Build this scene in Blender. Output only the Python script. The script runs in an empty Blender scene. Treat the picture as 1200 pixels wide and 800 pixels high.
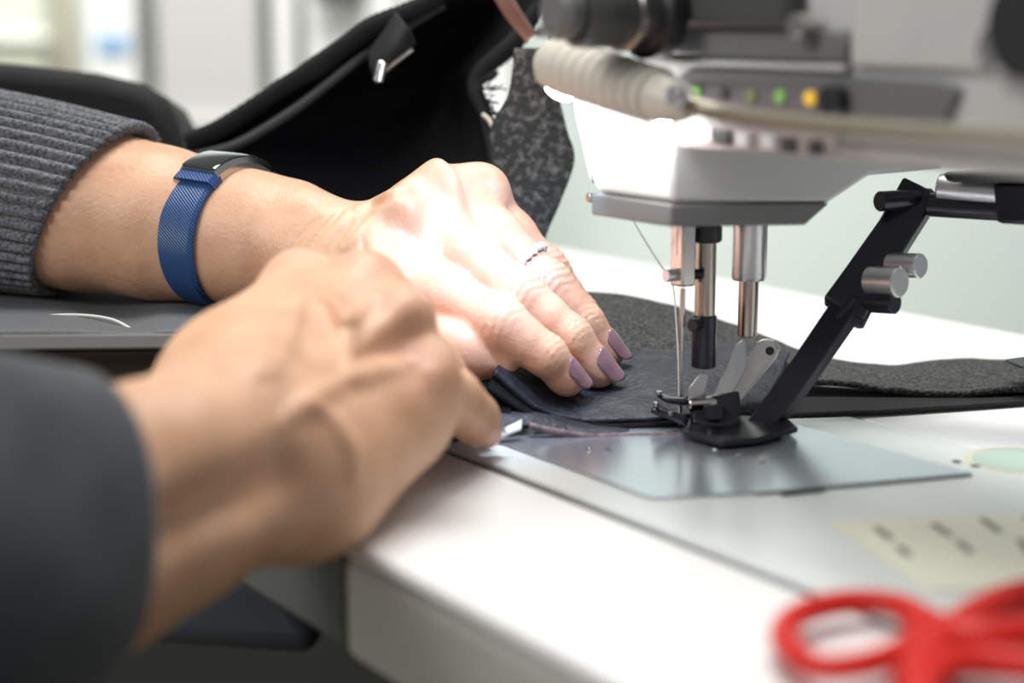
import bpy, bmesh, math, random
import numpy as np
from mathutils import Vector, Matrix

random.seed(7); np.random.seed(7)
S = bpy.context.scene
COL = S.collection

# ------------------------------------------------------------------ camera, world, lights, exposure
FPX = 2000.0                                  # focal length for a 1200 px wide frame (60 mm on 36 mm)
PITCH = math.atan(370.0 / FPX)
CAMH = 0.1417                                 # lens height above the table top (z = 0)
cam_d = bpy.data.cameras.new('camera'); cam = bpy.data.objects.new('camera', cam_d); COL.objects.link(cam)
cam.location = (0, 0, CAMH); cam.rotation_euler = (math.pi / 2 - PITCH, 0, 0)
cam_d.lens = 60.0; cam_d.sensor_width = 36.0; cam_d.clip_start = 0.02; cam_d.clip_end = 50
cam_d.dof.use_dof = True; cam_d.dof.focus_distance = 0.632; cam_d.dof.aperture_fstop = 4.2; cam_d.dof.aperture_blades = 8
S.camera = cam

wd = bpy.data.worlds.new('world'); S.world = wd; wd.use_nodes = True
wd.node_tree.nodes['Background'].inputs[0].default_value = (0.93, 0.97, 1.0, 1)
wd.node_tree.nodes['Background'].inputs[1].default_value = 0.22

def area_light(name, loc, target, sx, sy, power, color=(1, 1, 1), spread=180):
    l = bpy.data.lights.new(name, 'AREA'); l.shape = 'RECTANGLE'; l.size = sx; l.size_y = sy
    l.energy = power; l.color = color; l.spread = math.radians(spread)
    o = bpy.data.objects.new(name, l); COL.objects.link(o); o.location = loc
    o.rotation_euler = (Vector(target) - Vector(loc)).to_track_quat('-Z', 'Y').to_euler()
    return o
area_light('ceiling_light', (0.1, 0.9, 1.75), (0.0, 0.6, 0), 1.2, 0.7, 34, (1, 0.985, 0.96))
area_light('ceiling_light_far', (-0.3, 1.9, 1.9), (-0.3, 2.75, 0.2), 2.4, 0.6, 15, (1, 0.99, 0.97), 75)
area_light('front_fill_light', (-1.6, -0.5, 1.2), (0.0, 0.5, 0.0), 1.2, 1.0, 31, (1, 0.98, 0.95))  # added soft fill from behind the camera at left, not an actual window

S.view_settings.view_transform = 'Standard'; S.view_settings.look = 'None'
S.view_settings.gamma = 1.0; S.view_settings.use_curve_mapping = False
S.view_settings.exposure = 0.42

# ------------------------------------------------------------------ coordinate helpers
C0 = np.array([0, 0, CAMH])
_fw = np.array([0, math.cos(PITCH), -math.sin(PITCH)]); _up = np.array([0, math.sin(PITCH), math.cos(PITCH)])
_rt = np.array([1.0, 0, 0])
def ray(u, v): return _fw + _rt * (u - 600) / FPX + _up * (400 - v) / FPX
def P(u, v, d): return C0 + ray(u, v) * d                    # measured photo point at its depth -> world
def G(u, v, z=0.0):
    r = ray(u, v); return C0 + r * ((z - CAMH) / r[2])        # measured photo point on a level plane
PSI = math.atan(1350 * math.cos(PITCH) / FPX)
AX = np.array([math.sin(PSI), -math.cos(PSI), 0]); BX = np.array([math.cos(PSI), math.sin(PSI), 0]); ZX = np.array([0, 0, 1.0])
N0 = G(797, 505)                                              # where the needle meets the bed
def W(a, b, z): return N0 + (AX * a + BX * b + ZX * z) * 0.01  # machine frame in cm: a along the arm, b away from operator
def onb(u, v, b):
    r = ray(u, v); pb = W(0, b, 0); return C0 + r * (((pb - C0) @ BX) / (r @ BX))
def ona(u, v, a):
    r = ray(u, v); pa = W(a, 0, 0); return C0 + r * (((pa - C0) @ AX) / (r @ AX))
def tom(w):
    w = w - N0; return np.array([w @ AX, w @ BX, w[2]]) * 100

# ------------------------------------------------------------------ materials
MATS = {}
def mat(name, col, rough=0.5, metal=0.0, col2=None, nscale=40, bump=0.0, bscale=200, spec=0.5, sss=0.0, coat=0.0,
        emit=None, estr=0, detail=4, trans=0, sheen=0, bdist=0.001, contrast=(0.35, 0.65)):
    m = bpy.data.materials.new(name); m.use_nodes = True; nt = m.node_tree; b = nt.nodes['Principled BSDF']
    I = b.inputs
    I['Base Color'].default_value = (*col, 1); I['Roughness'].default_value = rough; I['Metallic'].default_value = metal
    I['Specular IOR Level'].default_value = spec; I['Coat Weight'].default_value = coat
    I['Transmission Weight'].default_value = trans; I['Sheen Weight'].default_value = sheen
    if sss:
        I['Subsurface Weight'].default_value = sss; I['Subsurface Radius'].default_value = (1, 0.35, 0.2); I['Subsurface Scale'].default_value = 0.003
    if emit: I['Emission Color'].default_value = (*emit, 1); I['Emission Strength'].default_value = estr
    tc = nt.nodes.new('ShaderNodeTexCoord')
    if col2:
        n = nt.nodes.new('ShaderNodeTexNoise'); n.inputs['Scale'].default_value = nscale; n.inputs['Detail'].default_value = detail
        r = nt.nodes.new('ShaderNodeValToRGB'); r.color_ramp.elements[0].color = (*col, 1); r.color_ramp.elements[1].color = (*col2, 1)
        r.color_ramp.elements[0].position, r.color_ramp.elements[1].position = contrast
        nt.links.new(tc.outputs['Object'], n.inputs['Vector']); nt.links.new(n.outputs[0], r.inputs[0]); nt.links.new(r.outputs[0], I['Base Color'])
    if bump:
        n2 = nt.nodes.new('ShaderNodeTexNoise'); n2.inputs['Scale'].default_value = bscale; n2.inputs['Detail'].default_value = 3
        bp = nt.nodes.new('ShaderNodeBump'); bp.inputs['Strength'].default_value = bump; bp.inputs['Distance'].default_value = bdist
        nt.links.new(tc.outputs['Object'], n2.inputs['Vector']); nt.links.new(n2.outputs[0], bp.inputs['Height']); nt.links.new(bp.outputs[0], I['Normal'])
    MATS[name] = m
    return m
mat('table_white', (0.80, 0.80, 0.79), 0.35, col2=(0.76, 0.76, 0.75), nscale=8)
mat('edge_cream', (0.72, 0.72, 0.66), 0.45, col2=(0.68, 0.68, 0.63), nscale=10)
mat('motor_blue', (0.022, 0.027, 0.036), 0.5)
mat('under_shade', (0.018, 0.018, 0.017), 0.7)
mat('leaf_grey', (0.09, 0.095, 0.09), 0.55)
mat('bed_enamel', (0.70, 0.73, 0.71), 0.28, col2=(0.62, 0.66, 0.65), nscale=14)
mat('slide_steel', (0.50, 0.54, 0.60), 0.22, 0.75, bump=0.04, bscale=60)
mat('casting', (0.50, 0.50, 0.49), 0.42, col2=(0.46, 0.46, 0.455), nscale=30)
mat('casting_dark', (0.055, 0.058, 0.056), 0.4)
mat('trim_grey', (0.14, 0.14, 0.14), 0.35)
mat('face_white', (0.88, 0.88, 0.90), 0.3)
mat('silver', (0.62, 0.62, 0.63), 0.3, 0.85)
mat('pale_steel', (0.66, 0.65, 0.63), 0.38, 0.7)
mat('steel', (0.55, 0.52, 0.50), 0.2, 1.0)
mat('brass_steel', (0.42, 0.38, 0.34), 0.22, 1.0)
mat('black_steel', (0.040, 0.040, 0.050), 0.24, 0.7)
mat('black_plastic', (0.02, 0.02, 0.022), 0.35)
mat('panel_mauve', (0.16, 0.14, 0.15), 0.4)
mat('lamp_beige', (0.50, 0.47, 0.41), 0.45)
mat('neck_metal', (0.36, 0.33, 0.26), 0.36, 0.7)
mat('copper_brown', (0.28, 0.14, 0.11), 0.4, 0.3)
mat('led_green', (0.25, 0.5, 0.15), 0.3, emit=(0.35, 0.8, 0.15), estr=0.03)
mat('led_amber', (0.7, 0.45, 0.05), 0.3, emit=(1, 0.6, 0.05), estr=0.3)
mat('led_dim', (0.22, 0.26, 0.12), 0.4)
mat('lamp_lens', (1, 1, 1), 0.4, emit=(1, 0.98, 1.0), estr=30)
mat('felt_black', (0.003, 0.003, 0.0035), 0.95, col2=(0.006, 0.0065, 0.0075), nscale=300, bump=0.6, bscale=900, spec=0.15)
mat('felt_edge', (0.02, 0.02, 0.021), 0.95, bump=0.9, bscale=700, spec=0.15)
mat('piping', (0.03, 0.034, 0.035), 0.5)
mat('cushion_black', (0.012, 0.012, 0.013), 0.75, bump=0.2, bscale=500, spec=0.3)
mat('leather_grey', (0.085, 0.09, 0.095), 0.55, bump=0.5, bscale=420, spec=0.4)
mat('speckle', (0.020, 0.020, 0.019), 0.8, col2=(0.17, 0.16, 0.145), nscale=330, bump=0.9, bscale=420, detail=8, contrast=(0.48, 0.74))
mat('strip_felt', (0.022, 0.022, 0.020), 0.8, col2=(0.12, 0.12, 0.108), nscale=700, bump=1.0, bscale=800, detail=3, contrast=(0.4, 0.75), spec=0.25)
mat('work_navy', (0.006, 0.007, 0.012), 0.6, col2=(0.036, 0.042, 0.062), nscale=130, bump=0.7, bscale=500, detail=6, contrast=(0.48, 0.8))
mat('raw_pink', (0.25, 0.16, 0.16), 0.9, col2=(0.10, 0.08, 0.09), nscale=400, bump=0.5)
mat('tape_white', (0.62, 0.62, 0.60), 0.5)
mat('nail', (0.235, 0.125, 0.145), 0.16, coat=0.5)
mat('band_blue', (0.012, 0.055, 0.17), 0.42)
mat('glass_dark', (0.015, 0.016, 0.016), 0.06, coat=0.5)
mat('diamond', (0.9, 0.9, 0.92), 0.05, 0.6)
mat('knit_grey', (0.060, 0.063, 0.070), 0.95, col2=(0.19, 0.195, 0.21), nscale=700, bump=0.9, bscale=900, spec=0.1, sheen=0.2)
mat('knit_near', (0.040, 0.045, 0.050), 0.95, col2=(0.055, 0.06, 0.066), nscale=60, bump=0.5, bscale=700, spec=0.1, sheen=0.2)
mat('scissor_red', (0.56, 0.010, 0.005), 0.38, spec=0.3)
mat('sticker', (0.78, 0.78, 0.64), 0.6)
mat('ink', (0.16, 0.17, 0.13), 0.6)
mat('disc_green', (0.42, 0.55, 0.47), 0.25)
mat('disc_rim', (0.62, 0.60, 0.45), 0.3)
mat('wood_dark', (0.035, 0.022, 0.018), 0.6)
mat('board_grey', (0.085, 0.080, 0.075), 0.6)
mat('floor', (0.16, 0.14, 0.09), 0.6, col2=(0.12, 0.105, 0.07), nscale=4)
mat('wall_mint', (0.66, 0.74, 0.70), 0.8)
mat('wall_white', (0.72, 0.72, 0.70), 0.8)
mat('cabinet_grey', (0.50, 0.50, 0.48), 0.6)
mat('cabinet_white', (0.80, 0.80, 0.78), 0.6)
mat('post_tan', (0.62, 0.52, 0.38), 0.6)
mat('paper_blue', (0.25, 0.42, 0.62), 0.6)
mat('pane_green', (0.70, 0.74, 0.60), 0.3)
mat('pink_grey', (0.40, 0.34, 0.32), 0.5)
mat('hair', (0.10, 0.07, 0.045), 0.6)
mat('thread', (0.75, 0.75, 0.75), 0.6)
mat('thread_cream', (0.6, 0.55, 0.42), 0.8)

def skin_mat(name):
    m = bpy.data.materials.new(name); m.use_nodes = True; nt = m.node_tree; b = nt.nodes['Principled BSDF']; I = b.inputs
    L = nt.links.new
    tc = nt.nodes.new('ShaderNodeTexCoord')
    n = nt.nodes.new('ShaderNodeTexNoise'); n.inputs['Scale'].default_value = 55; n.inputs['Detail'].default_value = 6
    r = nt.nodes.new('ShaderNodeValToRGB')
    r.color_ramp.elements[0].color = (0.50, 0.275, 0.155, 1); r.color_ramp.elements[1].color = (0.64, 0.385, 0.245, 1)
    r.color_ramp.elements[0].position = 0.3; r.color_ramp.elements[1].position = 0.7
    at = nt.nodes.new('ShaderNodeAttribute'); at.attribute_name = 'redness'
    mx = nt.nodes.new('ShaderNodeMixRGB'); mx.blend_type = 'MIX'; mx.inputs[2].default_value = (0.64, 0.31, 0.26, 1)
    L(tc.outputs['Object'], n.inputs['Vector']); L(n.outputs[0], r.inputs[0]); L(r.outputs[0], mx.inputs[1]); L(at.outputs['Fac'], mx.inputs[0])
    L(mx.outputs[0], I['Base Color'])
    I['Roughness'].default_value = 0.48; I['Specular IOR Level'].default_value = 0.45
    I['Subsurface Weight'].default_value = 0.18; I['Subsurface Radius'].default_value = (1, 0.35, 0.2); I['Subsurface Scale'].default_value = 0.003
    # fine creases, stretched across the limb
    mp = nt.nodes.new('ShaderNodeMapping'); mp.inputs['Rotation'].default_value = (0, 0.5, 0.3); mp.inputs['Scale'].default_value = (1.8, 0.8, 0.8)
    v = nt.nodes.new('ShaderNodeTexVoronoi'); v.inputs['Scale'].default_value = 620; v.feature = 'DISTANCE_TO_EDGE'
    n2 = nt.nodes.new('ShaderNodeTexNoise'); n2.inputs['Scale'].default_value = 350; n2.inputs['Detail'].default_value = 5
    ad = nt.nodes.new('ShaderNodeMath'); ad.operation = 'MULTIPLY_ADD'; ad.inputs[1].default_value = 0.5
    bp = nt.nodes.new('ShaderNodeBump'); bp.inputs['Strength'].default_value = 0.45; bp.inputs['Distance'].default_value = 0.0006
    L(tc.outputs['Object'], mp.inputs[0]); L(mp.outputs[0], v.inputs['Vector']); L(tc.outputs['Object'], n2.inputs['Vector'])
    L(v.outputs['Distance'], ad.inputs[0]); L(n2.outputs[0], ad.inputs[2]); L(ad.outputs[0], bp.inputs['Height']); L(bp.outputs[0], I['Normal'])
    MATS[name] = m
skin_mat('skin')

# ------------------------------------------------------------------ mesh helpers
def tag(o, label=None, cat=None, group=None, kind=None):
    if label: o['label'] = label
    if cat: o['category'] = cat
    if group: o['group'] = group
    if kind: o['kind'] = kind
    return o
def empty(name, loc, label, cat, group=None):
    o = bpy.data.objects.new(name, None); COL.objects.link(o); o.location = Vector(loc); o.empty_display_size = 0.02
    return tag(o, label, cat, group)
def mk(name, verts, faces, m, parent=None, smooth=False, bevel=0, seg=2, subsurf=0, solid=0, soloff=-1):
    me = bpy.data.meshes.new(name)
    me.from_pydata([tuple(map(float, v)) for v in verts], [], [tuple(map(int, f)) for f in faces]); me.update()
    o = bpy.data.objects.new(name, me); COL.objects.link(o)
    me.materials.append(MATS[m])
    bm = bmesh.new(); bm.from_mesh(me); bmesh.ops.recalc_face_normals(bm, faces=bm.faces); bm.to_mesh(me); bm.free()
    if smooth:
        for p in me.polygons: p.use_smooth = True
    if parent:
        o.parent = parent
        o.matrix_parent_inverse = parent_matrix(parent).inverted()
    if solid:
        md = o.modifiers.new('solid', 'SOLIDIFY'); md.thickness = solid; md.offset = soloff
    if bevel:
        md = o.modifiers.new('bevel', 'BEVEL'); md.width = bevel; md.segments = seg; md.limit_method = 'ANGLE'; md.angle_limit = math.radians(35)
        md.harden_normals = False
        for p in me.polygons: p.use_smooth = True
        me.set_sharp_from_angle(angle=math.radians(35)) if hasattr(me, 'set_sharp_from_angle') else None
    if subsurf:
        md = o.modifiers.new('sub', 'SUBSURF'); md.levels = subsurf; md.render_levels = subsurf
    return o
def parent_matrix(p):
    M = Matrix.Translation(p.location)
    return (parent_matrix(p.parent) @ p.matrix_parent_inverse @ M) if p.parent else M
def prism(name, pts, off, m, parent=None, bevel=0.0006, seg=2):
    """polygon pts (world) extruded by vector off"""
    n = len(pts); off = np.array(off)
    v = [np.array(p) for p in pts] + [np.array(p) + off for p in pts]
    f = [tuple(range(n))[::-1], tuple(range(n, 2 * n))] + [(i, (i + 1) % n, n + (i + 1) % n, n + i) for i in range(n)]
    return mk(name, v, f, m, parent, bevel=bevel, seg=seg)
def mbox(name, a0, a1, b0, b1, z0, z1, m, parent=None, bevel=0.0008, seg=2):
    pts = [W(a0, b0, z0), W(a1, b0, z0), W(a1, b1, z0), W(a0, b1, z0)]
    return prism(name, pts, ZX * (z1 - z0) * 0.01, m, parent, bevel, seg)
def frame(t):
    t = t / np.linalg.norm(t); ref = np.array([0, 0, 1.0]) if abs(t[2]) < 0.9 else np.array([1.0, 0, 0])
    x = np.cross(ref, t); x /= np.linalg.norm(x); return x, np.cross(t, x), t
def lathe(name, p0, p1, prof, m, parent=None, seg=24, smooth=True, bevel=0):
    """prof: list of (t along p0->p1 in 0..1, radius m)"""
    p0 = np.array(p0); p1 = np.array(p1); x, y, t = frame(p1 - p0)
    v = []; f = []
    for (s, r) in prof:
        c = p0 + (p1 - p0) * s
        for k in range(seg):
            th = 2 * math.pi * k / seg; v.append(c + (x * math.cos(th) + y * math.sin(th)) * r)
    n = len(prof)
    for i in range(n - 1):
        for k in range(seg):
            f.append((i * seg + k, i * seg + (k + 1) % seg, (i + 1) * seg + (k + 1) % seg, (i + 1) * seg + k))
    f.append(tuple(range(seg))[::-1]); f.append(tuple((n - 1) * seg + k for k in range(seg)))
    o = mk(name, v, f, m, parent, smooth=smooth)
    if smooth: o.data.set_sharp_from_angle(angle=math.radians(40))
    return o
def cyl(name, p0, p1, r, m, parent=None, seg=24, c=0.12):
    L = np.linalg.norm(np.array(p1) - np.array(p0)); e = min(0.45, r * c / max(L, 1e-6))
    return lathe(name, p0, p1, [(0, r * (1 - c)), (e, r), (1 - e, r), (1, r * (1 - c))], m, parent, seg)
def crom(pts, n):
    """Catmull-Rom resample through pts (array k x d), n samples"""
    pts = np.array(pts, float); k = len(pts)
    q = np.vstack([2 * pts[0] - pts[1], pts, 2 * pts[-1] - pts[-2]])
    out = []
    for s in np.linspace(0, k - 1, n):
        i = min(int(s), k - 2); t = s - i; p0, p1, p2, p3 = q[i:i + 4]
        out.append(0.5 * ((2 * p1) + (-p0 + p2) * t + (2 * p0 - 5 * p1 + 4 * p2 - p3) * t * t + (-p0 + 3 * p1 - 3 * p2 + p3) * t ** 3))
    return np.array(out)
def tube(name, pts, r, m, parent=None, n=60, seg=12, rib=0.0, ribn=0):
    path = crom(pts, n) if len(pts) > 2 else np.array([np.array(pts[0]) + (np.array(pts[1]) - np.array(pts[0])) * s for s in np.linspace(0, 1, n)])
    rr = crom(np.array(r)[:, None], n)[:, 0] if hasattr(r, '__len__') else np.full(n, r)
    T = np.gradient(path, axis=0); v = []; f = []
    x, y, t = frame(T[0])
    for i in range(n):
        t = T[i] / np.linalg.norm(T[i]); x = x - t * (x @ t); x /= np.linalg.norm(x); y = np.cross(t, x)
        ri = rr[i] * (1 + (rib * (1 if i % 2 else -1) if rib else 0))
        for k in range(seg):
            th = 2 * math.pi * k / seg; v.append(path[i] + (x * math.cos(th) + y * math.sin(th)) * ri)
    for i in range(n - 1):
        for k in range(seg):
            f.append((i * seg + k, i * seg + (k + 1) % seg, (i + 1) * seg + (k + 1) % seg, (i + 1) * seg + k))
    f.append(tuple(range(seg))[::-1]); f.append(tuple((n - 1) * seg + k for k in range(seg)))
    return mk(name, v, f, m, parent, smooth=True)
def patch(name, rows, m, parent=None, nu=60, nv=40, solid=0.003, soloff=0, noise=0.0, nfreq=60, bevel=0):
    """rows: list of rows of world points -> smooth interpolated sheet with thickness"""
    rows = [crom(r, nu) for r in rows]; A = np.array(rows)
    B = np.array([crom(A[:, j], nv) for j in range(nu)])        # nu x nv x 3
    if noise:
        for (fx, ph) in ((nfreq, 0.3), (nfreq * 1.9, 1.7), (nfreq * 3.3, 4.0)):
            d = np.sin(B[..., 0] * fx + ph + 2 * np.sin(B[..., 2] * fx * .7)) * np.cos(B[..., 1] * fx * 1.1 + ph + B[..., 2] * fx)
            B[..., 2] += noise * d * nfreq / fx; B[..., 1] += noise * .5 * d * nfreq / fx
    v = B.reshape(-1, 3); f = [(i * nv + j, (i + 1) * nv + j, (i + 1) * nv + j + 1, i * nv + j + 1) for i in range(nu - 1) for j in range(nv - 1)]
    return mk(name, v, f, m, parent, smooth=True, solid=solid, soloff=soloff)
def rrect_loft(name, secs, m, parent=None, smooth=True):
    """secs: list of closed loops (same count) -> lofted closed solid"""
    n = len(secs[0]); v = [p for s in secs for p in s]; f = []
    for i in range(len(secs) - 1):
        for k in range(n): f.append((i * n + k, i * n + (k + 1) % n, (i + 1) * n + (k + 1) % n, (i + 1) * n + k))
    f.append(tuple(range(n))[::-1]); f.append(tuple((len(secs) - 1) * n + k for k in range(n)))
    o = mk(name, v, f, m, parent, smooth=smooth)
    o.data.set_sharp_from_angle(angle=math.radians(45))
    return o

# ------------------------------------------------------------------ implicit-surface bodies (hands)
def fsample(F, p):
    q = (np.array(p) - F.lo) / F.h; i = np.floor(q).astype(int); t = q - i
    if (i < 0).any() or (i >= F.n - 1).any(): return 1.0
    c = F.F[i[0]:i[0] + 2, i[1]:i[1] + 2, i[2]:i[2] + 2]
    for k in range(3): c = c[0] * (1 - t[k]) + c[1] * t[k]
    return float(c)
def fradius(F, c, d, r0, r1):
    prev = None
    for r in np.arange(r0, r1, .0003):
        v = fsample(F, c + d * r)
        if v > 0: return r - (.0003 * v / (v - prev) if prev is not None and prev < 0 else 0)
        prev = v
    return r1
class Field:
    def __init__(s, lo, hi, h):
        s.lo = np.array(lo); s.h = h; s.n = np.ceil((np.array(hi) - s.lo) / h).astype(int) + 1
        s.F = np.full(s.n, 0.05, np.float32)
    def sub(s, lo, hi):
        i0 = np.clip(np.floor((np.array(lo) - s.lo) / s.h).astype(int), 0, s.n); i1 = np.clip(np.ceil((np.array(hi) - s.lo) / s.h).astype(int) + 1, 0, s.n)
        sl = tuple(slice(a, b) for a, b in zip(i0, i1))
        g = np.meshgrid(*[(s.lo[k] + s.h * np.arange(i0[k], i1[k])).astype(np.float32) for k in range(3)], indexing='ij')
        return sl, g
def surf(F, u, v, d0, d1):
    prev = 1.0
    for d in np.arange(d0, d1, .0007):
        x = fsample(F, P(u, v, d))
        if x < 0: return d - .0007 * x / (x - prev) * -1 if False else d - .0007 * (-x) / (prev - x)
        prev = x
    return None
def ridge(F, px, r, k, d0, d1, sink=.0010, cut=False):
    pts = []
    for q in crom(np.array(px, float), 3 * len(px)):
        d = surf(F, q[0], q[1], d0, d1)
        if d: pts.append(P(q[0], q[1], d + (sink if not cut else 0)))
    if len(pts) < 2: return
    lo, hi = chain_bbox(pts, [r], k + .004); sl, g = F.sub(lo, hi); G_ = None; n = len(pts) - 1
    for i in range(n):
        if np.linalg.norm(pts[i] - pts[i + 1]) > .02: continue
        w0, w1 = [r * (1 - .75 * abs(2 * j / n - 1) ** 2) for j in (i, i + 1)]
        d = rcone(g, pts[i], pts[i + 1], w0, w1); G_ = d if G_ is None else np.minimum(G_, d)
    if G_ is None: return
    F.F[sl] = -smin(-F.F[sl], G_.astype(np.float32), k) if cut else smin(F.F[sl], G_.astype(np.float32), k)
def smin(a, b, k):
    h = np.maximum(k - np.abs(a - b), 0) / k
    return np.minimum(a, b) - h * h * k * 0.25
def rcone(g, p0, p1, r0, r1, flat=None):
    """tapered capsule; flat=(normal, scale): thinner along the normal by that scale"""
    X, Y, Z = g; d = np.array(p1) - np.array(p0); L2 = d @ d
    x = X - p0[0]; y = Y - p0[1]; z = Z - p0[2]
    t = np.clip((x * d[0] + y * d[1] + z * d[2]) / L2, 0, 1)
    qx = x - t * d[0]; qy = y - t * d[1]; qz = z - t * d[2]
    if flat is not None:
        n, s = flat; n = np.array(n); n = n / np.linalg.norm(n)
        w = (qx * n[0] + qy * n[1] + qz * n[2]); e = (1 / s - 1) * w
        qx = qx + e * n[0]; qy = qy + e * n[1]; qz = qz + e * n[2]
    return np.sqrt(qx * qx + qy * qy + qz * qz) - (r0 + t * (r1 - r0))
def chain_bbox(pts, rs, m):
    pts = np.array(pts); r = max(rs) + m
    return pts.min(0) - r, pts.max(0) + r
def add_chain(F, pts, rs, kin, kout, flat=None, extra=None, wr=()):
    lo, hi = chain_bbox(pts, rs, max(kout, kin) + 0.004)
    sl, g = F.sub(lo, hi); G_ = None
    for i in range(len(pts) - 1):
        d = rcone(g, pts[i], pts[i + 1], rs[i], rs[i + 1], flat)
        G_ = d if G_ is None else smin(G_, d, kin)
    for (c, r) in (extra or []):
        d = np.sqrt((g[0] - c[0]) ** 2 + (g[1] - c[1]) ** 2 + (g[2] - c[2]) ** 2) - r
        G_ = smin(G_, d, kin * 1.6)
    for (c, ax, nrm, amp, lam, wid) in wr:                      # knuckle creases: ripples on the back of a joint
        ax = ax / np.linalg.norm(ax)
        dx, dy, dz = g[0] - c[0], g[1] - c[1], g[2] - c[2]
        s = dx * ax[0] + dy * ax[1] + dz * ax[2]; q = dx * nrm[0] + dy * nrm[1] + dz * nrm[2]
        lat = np.cross(ax, nrm); l = dx * lat[0] + dy * lat[1] + dz * lat[2]
        ss = s + 0.0016 * np.sin(l * 420) * 0.6 + 0.05 * l
        G_ = G_ + amp * np.exp(-(s / wid) ** 2) * np.clip(q / 0.006, 0, 1) * (0.5 + 0.5 * np.cos(2 * math.pi * ss / lam)) ** 2
    F.F[sl] = smin(F.F[sl], G_.astype(np.float32), kout)
def dent(F, p0, p1, r, k, depth=1.0):
    lo, hi = chain_bbox([p0, p1], [r], k + 0.004); sl, g = F.sub(lo, hi)
    d = -rcone(g, p0, p1, r, r); a = F.F[sl]
    F.F[sl] = -smin(-a, -d.astype(np.float32), k)
def surfnet(F, name, m, parent=None):
    f = F.F; n = np.array(f.shape); s = f < 0
    cs = [(i, j, k) for i in (0, 1) for j in (0, 1) for k in (0, 1)]
    cnt = np.zeros(n - 1, np.int8)
    for (i, j, k) in cs: cnt += s[i:n[0] - 1 + i, j:n[1] - 1 + j, k:n[2] - 1 + k]
    idx = np.argwhere((cnt > 0) & (cnt < 8)); V = np.array([f[idx[:, 0] + c[0], idx[:, 1] + c[1], idx[:, 2] + c[2]] for c in cs])
    pos = np.zeros((len(idx), 3)); w = np.zeros(len(idx))
    for p in range(8):
        for q in range(p + 1, 8):
            if sum(abs(cs[p][t] - cs[q][t]) for t in range(3)) != 1: continue
            a, b = V[p], V[q]; mk_ = (a < 0) != (b < 0); t = np.where(mk_, a / np.where(a == b, 1, a - b), 0)
            pos += np.where(mk_[:, None], np.array(cs[p]) + t[:, None] * (np.array(cs[q]) - np.array(cs[p])), 0); w += mk_
    verts = F.lo + F.h * (idx + pos / w[:, None])
    mp = np.full(n - 1, -1, np.int64); mp[tuple(idx.T)] = np.arange(len(idx))
    faces = []
    for ax in range(3):
        o1, o2 = [(1, 2), (2, 0), (0, 1)][ax]
        sa = [slice(None)] * 3; sb = [slice(None)] * 3; sa[ax] = slice(0, -1); sb[ax] = slice(1, None)
        e = np.argwhere(s[tuple(sa)] != s[tuple(sb)])
        e = e[(e[:, o1] > 0) & (e[:, o2] > 0) & (e[:, o1] < n[o1] - 1) & (e[:, o2] < n[o2] - 1)]
        u1 = np.zeros(3, int); u1[o1] = 1; u2 = np.zeros(3, int); u2[o2] = 1
        q = np.stack([mp[tuple((e - u1 - u2).T)], mp[tuple((e - u2).T)], mp[tuple(e.T)], mp[tuple((e - u1).T)]], 1)
        fl = ~s[tuple(e.T)]; q[fl] = q[fl][:, ::-1]; faces.append(q)
    faces = np.concatenate(faces)
    faces = faces[(faces >= 0).all(1)]
    me = bpy.data.meshes.new(name)
    me.vertices.add(len(verts)); me.vertices.foreach_set('co', verts.astype(np.float32).ravel())
    me.loops.add(len(faces) * 4); me.loops.foreach_set('vertex_index', faces.astype(np.int32).ravel())
    me.polygons.add(len(faces)); me.polygons.foreach_set('loop_start', np.arange(0, len(faces) * 4, 4, dtype=np.int32))
    me.polygons.foreach_set('loop_total', np.full(len(faces), 4, np.int32))
    me.polygons.foreach_set('use_smooth', np.ones(len(faces), bool)); me.update(calc_edges=True); me.validate()
    o = bpy.data.objects.new(name, me); COL.objects.link(o); me.materials.append(MATS[m])
    if parent: o.parent = parent; o.matrix_parent_inverse = parent_matrix(parent).inverted()
    return o, verts

#@@PARTS@@
# ------------------------------------------------------------------ the room
def flatbox(name, x0, x1, y0, y1, z0, z1, m, parent=None, bevel=0.003):
    return prism(name, [(x0, y0, z0), (x1, y0, z0), (x1, y1, z0), (x0, y1, z0)], (0, 0, z1 - z0), m, parent, bevel)
tag(flatbox('floor', -3.5, 3.5, -1.5, 3.6, -0.80, -0.76, 'floor', bevel=0), kind='structure')
YB = 2.9
tag(flatbox('wall_back', -3.5, 3.5, YB, YB + .1, -0.76, 2.2, 'wall_mint', bevel=0), kind='structure')
def at(u, v, y):                                    # a point seen at (u,v) on the vertical plane y = const
    r = ray(u, v); return C0 + r * (y / r[1])
def wallbox(name, u0, v0, u1, v1, y, th, m, parent=None, bevel=0.004, bottom=None):
    p0 = at(u0, v0, y); p1 = at(u1, v1, y); zb = p1[2] if bottom is None else bottom
    return flatbox(name, p0[0], p1[0], y, y + th, zb, p0[2], m, parent, bevel)
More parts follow.
